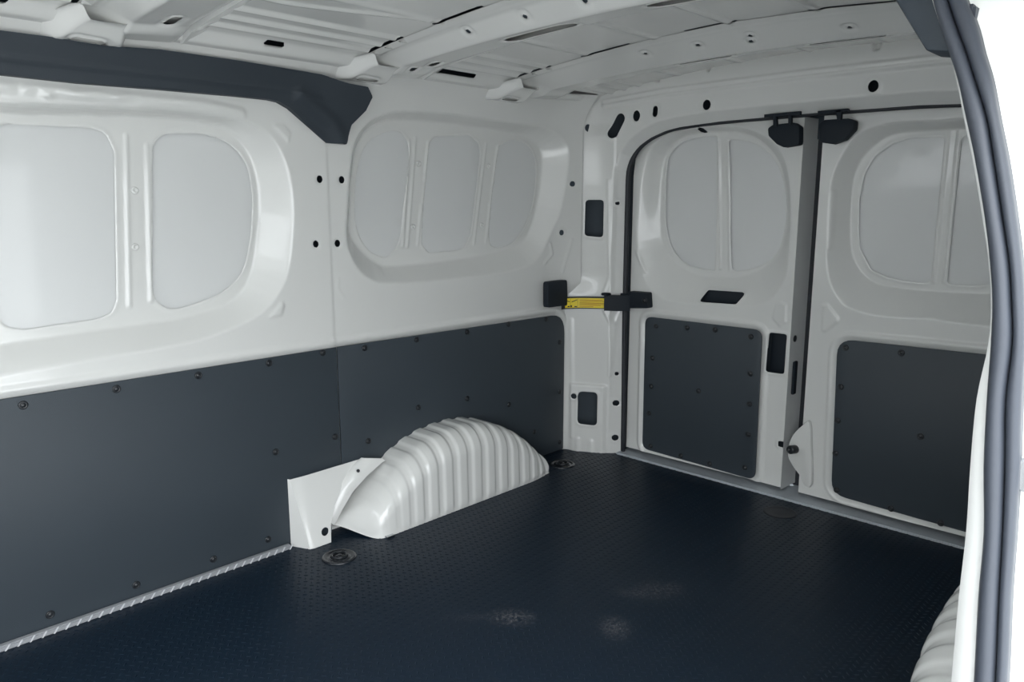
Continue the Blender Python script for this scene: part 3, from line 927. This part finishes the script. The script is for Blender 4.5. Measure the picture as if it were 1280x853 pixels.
# ---------------------------------------------------------------- charcoal roof edge trims
def roof_trim():
    # station along x: top height, lower edge height, tip
    up = [(0.349,1.279),(0.438,1.281),(0.521,1.282),(0.626,1.279),(0.743,1.287),(0.931,1.287),(1.150,1.281),(1.223,1.267),(1.287,1.262),(1.307,1.238)]
    lo = [(0.344,1.201),(0.435,1.203),(0.579,1.202),(0.744,1.206),(0.935,1.209),(1.021,1.209),(1.047,1.206)]
    tip = [(1.078,1.193),(1.191,1.113),(1.250,1.112)]
    outline = np.array(list(up) + [(1.295,1.203),(1.276,1.181),(1.259,1.163)] + list(tip)[::-1] + list(lo)[::-1])
    s = Sheet(outline[:, 0].min() - 0.01, outline[:, 0].max() + 0.01, outline[:, 1].min() - 0.01, outline[:, 1].max() + 0.01, 0.005)
    # crease: below it the lip turns down onto the wall, above it slopes in under the roof
    z = s.P[:, 1]
    crease = np.interp(s.P[:, 0], [0.2, 1.05, 1.15, 1.3], [1.232, 1.236, 1.225, 1.17])
    s.D = np.where(z > crease, -0.42 * (z - crease), 0.30 * (crease - z))
    s.bead([(0.2, 1.232), (1.05, 1.236), (1.16, 1.222)], 0.004, 0.008)
    s.bead([(1.10, 1.225), (1.20, 1.165), (1.235, 1.12)], 0.010, 0.03)
    s.cut(outline, keep_inside=True)
    o = s.build(lambda u, v, d: (u, 1.818 + d, v), 'roof_trim', M['trim'])
    # returned edge gives the trim its thickness
    r = outline
    c2_ = np.interp(r[:, 0], [0.2, 1.05, 1.15, 1.3], [1.232, 1.236, 1.225, 1.17])
    dep = np.where(r[:, 1] > c2_, -0.42 * (r[:, 1] - c2_), 0.30 * (c2_ - r[:, 1]))
    n = len(r)
    vs = [(a, 1.818 + d, b) for (a, b), d in zip(r, dep)] + [(a, 1.86, b) for a, b in r]
    pydata('trim_return', vs, [(i, (i + 1) % n, n + (i + 1) % n, n + i) for i in range(n)], M['trim'], o, smooth=False)
    return o
tag(roof_trim(), 'charcoal roof edge trim along the far wall with a drooping pointed end', 'roof trim')

# ---------------------------------------------------------------- wheel arches
def wheel_arch(mirror, label):
    hx = np.array([(1.146, 0.026), (1.170, 0.045), (1.218, 0.085), (1.283, 0.142), (1.355, 0.190), (1.425, 0.221), (1.50, 0.239), (1.60, 0.245), (1.68, 0.236), (1.75, 0.214), (1.83, 0.172), (1.90, 0.120), (1.96, 0.066), (2.005, 0.018), (2.015, 0.0)])
    pr = smooth_open(hx, 14)
    seg = np.r_[0, np.cumsum(np.hypot(*np.diff(pr, axis=0).T))]
    NU = 300
    su = np.linspace(0, seg[-1], NU)
    px = np.interp(su, seg, pr[:, 0]); pz = np.interp(su, seg, pr[:, 1])
    # rib height along the arch
    period = 0.0615
    ph = ((su - 0.13) / period) % 1.0
    rib = 0.0052 * (sst(ph / 0.22) - sst((ph - 0.60) / 0.22)) * (0.18 + 0.82 * sst((su - 0.14) / 0.22))
    rib *= sst((su - 0.06) / 0.06) * sst((seg[-1] - su) / 0.03)
    tx = np.gradient(px, su); tz = np.gradient(pz, su)
    NV = 44
    V = []
    for i in range(NU):
        # plan of the inner side: full depth in the middle, drawn back at the ends
        yin = 1.700 + 0.125 * (1 - sst((px[i] - 1.150) / 0.11)) ** 2 + 0.022 * sst((px[i] - 1.85) / 0.18) + 0.06 * sst((px[i] - 1.97) / 0.05)
        h = pz[i]
        r = min(0.075, 0.999 * h, 0.9 * (1.846 - yin))
        pts = []
        # across the top from the wall, round the shoulder, down the inner side
        ltop = 1.846 - (yin + r); larc = r * PI / 2; lside = max(h - r, 0)
        tops = np.linspace(0, 1, 10, endpoint=False)
        arcs = np.linspace(0, 1, 16, endpoint=False)
        sides = np.linspace(0, 1, 18)
        for q in tops:
            pts.append((1.846 - q * ltop, h + 0.0 * q, 0.0, 1.0))
        for q in arcs:
            a = q * PI / 2
            pts.append((yin + r - r * math.sin(a), h - r + r * math.cos(a), -math.sin(a), math.cos(a)))
        for q in sides:
            pts.append((yin - 0.004 * q, lside * (1 - q), -1.0, 0.0))
        for (y, z, ny, nz) in pts:
            nx_ = -tz[i] * nz
            fz = sst(z / 0.02)
            V.append((px[i] + rib[i] * nx_ * fz, y + rib[i] * ny * fz, max(z + rib[i] * nz * abs(tx[i]), 0.026 * (1 - float(sst((px[i] - 1.146) / 0.075))))))
    F = [(i * NV + j, i * NV + j + 1, (i + 1) * NV + j + 1, (i + 1) * NV + j) for i in range(NU - 1) for j in range(NV - 1)]
    if mirror:
        V = [(x, 0.154 + (2 * YC - y - 0.154) * 1.22, z * 1.06) for x, y, z in V]
    o = pydata('wheel_arch', V, F, M['white'])
    tag(o, label, 'wheel arch', 'ribbed white wheel arches')
    return o
wa = wheel_arch(False, 'white ribbed wheel arch against the black board on the far wall')
wheel_arch(True, 'white ribbed wheel arch at the lower right behind the door seal')
# flange strip on the front of the far arch with a bolt
flL = [(1.124,0.048),(1.137,0.093),(1.166,0.133),(1.206,0.171),(1.247,0.198),(1.261,0.204)]
flR = [(1.130,0.045),(1.159,0.085),(1.197,0.129),(1.249,0.164),(1.305,0.192),(1.317,0.194)]
fv = []
for a, b in zip(flL, flR):
    fv += [(a[0] - 0.002, 1.836, a[1]), (a[0], 1.824, a[1] + 0.001), (b[0], 1.808, b[1]), (b[0] + 0.012, 1.812, b[1] - 0.012)]
pydata('arch_flange', fv, [(4 * i + j, 4 * i + j + 1, 4 * i + j + 5, 4 * i + j + 4) for i in range(5) for j in range(3)], M['white'], wa)
shared('flange_bolt', mesh_of(lathe_mesh([(0.005, 0), (0.005, 0.002), (0, 0.003)], 10), 'bolt', M['clip']), wa, ([(1.230,0.176)][0][0], 1.812, [(1.230,0.176)][0][1]), (-0.5, -0.8, 0.3))
bx('arch_foot', (1.235, 1.685, 0.0005), (1.262, 1.70, 0.006), M['chrome'], wa, 0.001)

# ---------------------------------------------------------------- floor fittings
ring_me = mesh_of(lathe_mesh([(0.047, 0.0), (0.047, 0.0025), (0.043, 0.0045), (0.038, 0.0042), (0.034, 0.0012), (0.030, 0.0012), (0.028, 0.0040), (0.024, 0.0045), (0.021, 0.0015), (0.012, 0.0012), (0.010, 0.006), (0.004, 0.0085), (0, 0.0085)], 28), 'ring_cup', mat('gloss_black_cup', (0.016, 0.019, 0.024), 0.22, coat=0.3))
for c, lab in zip([(1.075,1.689),(2.073,1.736)], ('round black lashing ring cup in the floor before the pillar foot', 'round black lashing ring cup in the floor by the corner pillar')):
    e = empty('lashing_ring', (c[0], c[1], 0.0))
    tag(e, lab, 'lashing ring', 'floor lashing rings')
    shared('cup', ring_me, e, (0, 0, 0), (0, 0, 1))
    t = np.linspace(0, 2 * PI, 25)
    obj('ring', tube([(0.020 * math.cos(a), 0.020 * math.sin(a), 0.0065) for a in t], 0.0032, 8, cap=False), M['clip'], e)
cc = [(2.203,0.958)][0]
cap = obj('floor_cap', lathe_mesh([(0.05, 0.0), (0.05, 0.0016), (0.046, 0.0026), (0.043, 0.0018), (0.02, 0.0022), (0, 0.0022)], 28), M['rubber'], loc=(cc[0], cc[1], 0))
tag(cap, 'flat black round cap in the floor before the rear sill', 'floor cap')

es = bx('edge_strip', (X0, 1.828, 0.0), (1.012, 1.845, 0.013), M['edge'], None, 0.003)
tag(es, 'grey edge strip with slanting ribs between floor and far lining board', 'edge strip')
bm = bmesh.new()
r = bmesh.ops.create_cube(bm, size=1.0)
bmesh.ops.scale(bm, vec=(0.0034, 0.0030, 0.012), verts=r['verts'])
for v in bm.verts:
    v.co.x += 0.75 * v.co.z
rib_me = mesh_of(bm, 'rib', mat('pale_rib', (0.62, 0.63, 0.65), 0.35))
rib_me.polygons.foreach_set('use_smooth', np.zeros(len(rib_me.polygons), dtype=bool))
for i in range(34):
    o = bpy.data.objects.new('rib', rib_me)
    C.objects.link(o)
    o.parent = es
    o.location = (0.235 + i * 0.0235, 1.8275, 0.0068)

sv = Sheet(0.30, 1.68, 0.0, 1.0, 0.01)
sv.bead([(0.3, 0.5), (1.7, 0.5)], 0.002, 0.2)
ss = bx('rear_sill', (2.305, 0.335, 0.0), (2.45, 1.665, 0.008), M['sill'], None, 0.003)
tag(ss, 'scratched grey metal sill plate along the foot of the rear doors', 'sill plate')

# ---------------------------------------------------------------- door check strap with its yellow label
st = empty('door_strap', (2.2, 1.8, 0.62))
tag(st, 'black door check strap with yellow label between far wall and left rear door', 'door strap')
st.location = (0, 0, 0)
ap = rnd([(2.082,0.670),(2.190,0.671),(2.197,0.574),(2.083,0.576)], 0.010, 3)
plate(ap, lambda u, v, d: (u, 1.821 + d, v), 0.024, 'anchor_plate', M['plastic'], st, 0.003)
A = np.array([2.185, 1.832]); 
sa = [(1.845,0.606),(1.845,0.560),(1.701,0.630),(1.700,0.573)]
z0, z1 = sa[1][1], sa[0][1]
path = smooth_open([(2.170, 1.832), (2.190, 1.826), (2.222, 1.800), (2.252, 1.758), (2.276, 1.714), (2.290, 1.682)], 5)
def band(name, pts, zlo, zhi, th, m, parent, off=0.0):
    p = np.array(pts)
    T = np.gradient(p, axis=0); T /= np.linalg.norm(T, axis=1)[:, None]
    nrm = np.stack([-T[:, 1], T[:, 0]], 1)
    if nrm[0] @ np.array([-1, -1]) < 0: nrm = -nrm
    a = p + nrm * (off + th); b = p + nrm * off
    n = len(p)
    zl = np.interp(np.linspace(0, 1, n), [0, 1], zlo); zh = np.interp(np.linspace(0, 1, n), [0, 1], zhi)
    v = [(q[0], q[1], z) for q, z in zip(a, zl)] + [(q[0], q[1], z) for q, z in zip(a, zh)] + [(q[0], q[1], z) for q, z in zip(b, zh)] + [(q[0], q[1], z) for q, z in zip(b, zl)]
    f = []
    for i in range(n - 1):
        for r_ in range(4):
            s_ = (r_ + 1) % 4
            f.append((r_ * n + i, r_ * n + i + 1, s_ * n + i + 1, s_ * n + i))
    f += [(0, n, 2 * n, 3 * n), (n - 1, 4 * n - 1, 3 * n - 1, 2 * n - 1)]
    return sharp(pydata(name, v, f, m, parent), 40)
band('strap', path, (z0, z0 + 0.004), (z1, z1 + 0.004), 0.003, M['rubber'], st)
lab = band('label', path[4:22], (z0 + 0.005, z0 + 0.006), (z1 - 0.005, z1 - 0.003), 0.0006, M['yellow'], st, 0.0031)
lab['label'] = 'yellow warning label with small pictograms'
lp = path[4:22]
def on_label(u, w, h=0.0009):
    k = u * (len(lp) - 1)
    i = int(min(k, len(lp) - 2)); q = lp[i] + (lp[i + 1] - lp[i]) * (k - i)
    T = lp[i + 1] - lp[i]; T = T / np.linalg.norm(T)
    nr = np.array([-T[1], T[0]])
    if nr @ np.array([-1, -1]) < 0: nr = -nr
    q = q + nr * (0.0031 + h)
    zz = (z0 + 0.0055) + (z1 - z0 - 0.0095) * w
    return (q[0], q[1], zz)
def print_quads(name, quads, m):
    v = []; f = []
    for q in quads:
        f.append(tuple(range(len(v), len(v) + 4)))
        v += [on_label(*c) for c in q]
    pydata(name, v, f, m, lab, smooth=False)
def rc(u0, u1, w0, w1): return [(u0, w0), (u1, w0), (u1, w1), (u0, w1)]
print_quads('pictogram', [rc(0.03, 0.055, 0.2, 0.5), rc(0.10, 0.17, 0.05, 0.18), rc(0.19, 0.23, 0.05, 0.25), rc(0.29, 0.36, 0.05, 0.16), rc(0.185, 0.19, 0.05, 0.95), rc(0.375, 0.38, 0.05, 0.95),
    [(0.04, 0.70), (0.17, 0.58), (0.17, 0.66), (0.04, 0.78)], [(0.22, 0.55), (0.36, 0.78), (0.36, 0.86), (0.22, 0.63)]], M['ink'])
print_quads('print', [rc(0.41 + 0.0, 0.97, w, w + 0.06) for w in (0.48, 0.36)] + [rc(0.41, 0.41 + l_, w, w + 0.05) for l_, w in ((0.5, 0.80), (0.53, 0.68), (0.46, 0.22), (0.3, 0.10))], M['redink'])
bu = [(2.276, 1.712), (2.300, 1.672), (2.335, 1.640)]
band('buckle', bu, (z0 - 0.002, z0 - 0.002), (z1 + 0.010, z1 + 0.010), 0.012, M['plastic'], st)
bx('buckle_loop', (2.262, 1.690, z1 + 0.008), (2.290, 1.720, z1 + 0.018), M['plastic'], st, 0.003)
dp = [(1.645,0.630),(1.560,0.631),(1.554,0.575),(1.643,0.567)]
plate(rnd(dp, 0.006, 2), lambda u, v, d: (2.328 + d, u, v), 0.032, 'door_bracket', M['plastic'], st, 0.003)
shared('pin', mesh_of(lathe_mesh([(0.009, 0), (0.009, 0.008), (0.006, 0.011), (0, 0.011)], 12), 'pin', M['clip']), st, (2.328, dp[1][0] + 0.006, (dp[1][1] + dp[2][1]) / 2), (-1, 0, 0))
bx('clasp', (2.322, dp[0][0] - 0.012, dp[2][1] + 0.010), (2.330, dp[0][0] + 0.03, dp[0][1] - 0.008), M['plastic'], st, 0.002)

# ---------------------------------------------------------------- top latches of the rear doors, latch pin
def top_latch(outline, arm, label):
    e = plate(rnd(outline, 0.010, 3), lambda u, v, d: (2.318 + d, u, v), 0.030, 'top_latch', M['plastic'], None, 0.004)
    tag(e, label, 'door latch', 'top latches of the rear doors')
    for a in arm:
        plate(a, lambda u, v, d: (2.312 + d, u, v), 0.012, 'latch_arm', M['plastic'], e, 0.001)
    return e
top_latch([(1.129,1.182),(1.112,1.191),(1.046,1.193),(1.027,1.180),(1.024,1.126),(1.074,1.121),(1.097,1.132),(1.125,1.158)], [[(1.110,1.216),(1.100,1.217),(1.095,1.184),(1.108,1.185)], [(1.062,1.217),(1.052,1.217),(1.050,1.186),(1.060,1.187)], [(1.139,1.223),(1.025,1.224),(1.024,1.212),(1.139,1.214)]], 'black latch block at the top of the left rear door')
top_latch([(0.969,1.183),(0.953,1.194),(0.884,1.193),(0.865,1.185),(0.866,1.160),(0.891,1.133),(0.925,1.123),(0.963,1.130)], [[(0.920,1.218),(0.902,1.218),(0.902,1.189),(0.913,1.190)], [(0.972,1.220),(0.884,1.220),(0.883,1.212),(0.971,1.210)]], 'black latch block at the top of the right rear door')
lug = smooth_closed([(0.943,0.266),(0.965,0.251),(0.992,0.216),(1.005,0.178),(1.006,0.140),(0.985,0.106),(0.959,0.080),(0.947,0.056),(0.923,0.062),(0.932,0.184)], 3)
lg = plate(lug, lambda u, v, d: (2.342 + d, u, v), 0.016, 'latch_cover', M['white'], None, 0.004)
tag(lg, 'white rounded latch cover between the rear doors near the floor', 'latch cover')
pp = [(0.982,0.168)][0]
shared('latch_pin', mesh_of(lathe_mesh([(0.014, 0), (0.014, 0.026), (0.0125, 0.029), (0.005, 0.030), (0.004, 0.026), (0, 0.026)], 18), 'pin', M['clip']), lg, (2.342, pp[0], pp[1]), (-0.96, 0.2, 0.1))['label'] = 'black latch pin'

# ---------------------------------------------------------------- rear jamb of the sliding door, with its seal
XS = 0.90
LE = np.array([(0.283,1.205),(0.261,1.140),(0.247,1.103),(0.236,1.074),(0.225,1.036),(0.213,0.994),(0.199,0.937),(0.190,0.892),(0.184,0.852),(0.181,0.808),(0.179,0.749),(0.175,0.677),(0.168,0.605),(0.166,0.530),(0.161,0.432),(0.158,0.337)])
MI = np.array([(0.271,1.203),(0.246,1.137),(0.231,1.101),(0.220,1.072),(0.206,1.034),(0.196,0.993),(0.183,0.937),(0.173,0.893),(0.167,0.854),(0.162,0.810),(0.162,0.752),(0.156,0.682),(0.151,0.611),(0.147,0.537),(0.141,0.441),(0.137,0.349)])
RI = np.array([(0.260,1.201),(0.228,1.134),(0.216,1.099),(0.206,1.071),(0.196,1.033),(0.185,0.993),(0.172,0.937),(0.163,0.893),(0.157,0.855),(0.152,0.811),(0.149,0.754),(0.144,0.685),(0.140,0.614),(0.137,0.541),(0.131,0.446),(0.128,0.354)])
FLG = np.array([(0.286,1.206),(0.262,1.140),(0.248,1.104),(0.238,1.074),(0.228,1.036),(0.216,0.994),(0.202,0.937),(0.192,0.892),(0.186,0.852),(0.184,0.807),(0.189,0.747),(0.188,0.674),(0.185,0.600),(0.185,0.522),(0.183,0.421),(0.181,0.324)])
nS = 60
def along(a):
    q = smooth_open(a, 4)
    return q
LE, MI, RI, FLG = map(along, (LE, MI, RI, FLG))
def lobe(name, a, b, h, parent, x, n=9):
    v = []
    for p, q in zip(a, b):
        for k in range(n):
            t = k / (n - 1)
            c = p + (q - p) * t
            v.append((x - h * math.sqrt(max(0, 1 - (2 * t - 1) ** 2)), c[0], c[1]))
        v.append((x + 0.02, q[0], q[1])); v.append((x + 0.02, p[0], p[1]))
    m_ = n + 2
    N = len(a)
    f = [(i * m_ + k, i * m_ + (k + 1) % m_, (i + 1) * m_ + (k + 1) % m_, (i + 1) * m_ + k) for i in range(N - 1) for k in range(m_)]
    f += [tuple(range(m_)), tuple((N - 1) * m_ + k for k in reversed(range(m_)))]
    return pydata(name, v, f, M['seal'], parent)
sl = empty('sliding_door_seal', (0, 0, 0))
tag(sl, 'grey black double rubber seal around the sliding door opening', 'door seal')
lobe('bulb', LE, MI, 0.012, sl, XS)
lobe('lip', MI, RI, 0.007, sl, XS)
# body coloured flange, jamb and rail round the opening
jb = empty('trim_1')
tag(jb, 'white pillar flange and jamb beside the sliding door seal', 'door jamb', kind='structure')
N = len(LE)
v = []
for p, q in zip(FLG, LE):
    v += [(XS + 0.004, p[0], p[1]), (XS + 0.002, q[0] - 0.004, q[1]), (XS + 0.03, p[0] + 0.004, p[1])]
pydata('flange', v, [(3 * i, 3 * i + 1, 3 * i + 4, 3 * i + 3) for i in range(N - 1)] + [(3 * i + 2, 3 * i, 3 * i + 3, 3 * i + 5) for i in range(N - 1)], M['white'], jb)
v = []
for p, q in zip(RI, FLG):
    v += [(XS + 0.012, p[0] + 0.004, p[1]), (XS + 0.035, p[0] - 0.02, p[1]), (XS + 0.04, -0.03, p[1]), (XS + 0.035, q[0], q[1]), (XS + 0.10, YN + 0.01, q[1])]
pydata('jamb', v, [(5 * i + j, 5 * i + j + 1, 5 * i + j + 6, 5 * i + j + 5) for i in range(N - 1) for j in range(2)], M['white'], jb)
pydata('pillar_inner', v, [(5 * i + 3, 5 * i + 4, 5 * i + 9, 5 * i + 8) for i in range(N - 1)], M['white'], jb)
# buffers and striker on the jamb
def on_jamb(px): return px
b1 = [(0.234,1.137),(0.146,0.672),(0.131,0.477)]
bx('buffer', (0.905, b1[0][0] - 0.006, b1[0][1] - 0.011), (0.95, b1[0][0] + 0.004, b1[0][1] + 0.011), M['seal'], jb, 0.003)
bx('striker', (0.905, b1[1][0] - 0.02, b1[1][1] - 0.016), (0.95, b1[1][0] + 0.003, b1[1][1] + 0.020), M['chrome'], jb, 0.003)
shared('grommet', mesh_of(lathe_mesh([(0.019, 0), (0.019, 0.004), (0.016, 0.006), (0.014, 0.003), (0.005, 0.003), (0.004, 0.006), (0, 0.006)], 20), 'plug', M['white_matt']), jb, (0.936, b1[2][0] - 0.004, b1[2][1]), (-1, 0, 0))
# near end of the roof trim, hanging beside the seal
q = [(0.329,1.203),(0.310,1.167),(0.290,1.135),(0.274,1.110),(0.252,1.106),(0.242,1.106),(0.253,1.142),(0.276,1.193)]
nt = plate(rnd(q, [0, 0, 0, 0.006, 0, 0, 0, 0], 3), lambda u, v, d: (0.918 + d, u, v), 0.05, 'roof_trim', M['trim'], None, 0.004)
tag(nt, 'charcoal roof trim end at the top right beside the seal', 'roof trim')

# roof side rail over the opening, step, bulkhead, body side
rl = bx('trim_2', (X0, 0.06, 1.20), (0.93, 0.20, 1.33), M['white'], None, 0.01)
tag(rl, 'white roof side rail over the sliding door opening', 'roof rail', kind='structure')
bk = bx('wall_front', (X0 - 0.03, YN - 0.03, 0.0), (X0, YW + 0.03, 1.10), M['white'], None, 0.0)  # unseen; height chosen for how much light enters from the front
tag(bk, 'unseen white three-quarter bulkhead at the front, kept low to let light in', 'wall', kind='structure')
bs = pydata('trim_3', [(0.94, -0.03, -0.35), (2.45, -0.03, -0.35), (2.45, -0.03, 1.15), (0.94, -0.03, 1.15), (0.94, 0.12, 1.40), (2.45, 0.12, 1.40)], [(0, 1, 2, 3), (3, 2, 5, 4)], M['white'])
tag(bs, 'white outer body side behind the sliding door', 'body side', kind='structure')
gr = pydata('ground', [(-8, -8, -0.6), (10, -8, -0.6), (10, 10, -0.6), (-8, 10, -0.6)], [(0, 1, 2, 3)], M['concrete'])
tag(gr, 'grey concrete ground outside the van', 'ground', kind='structure')
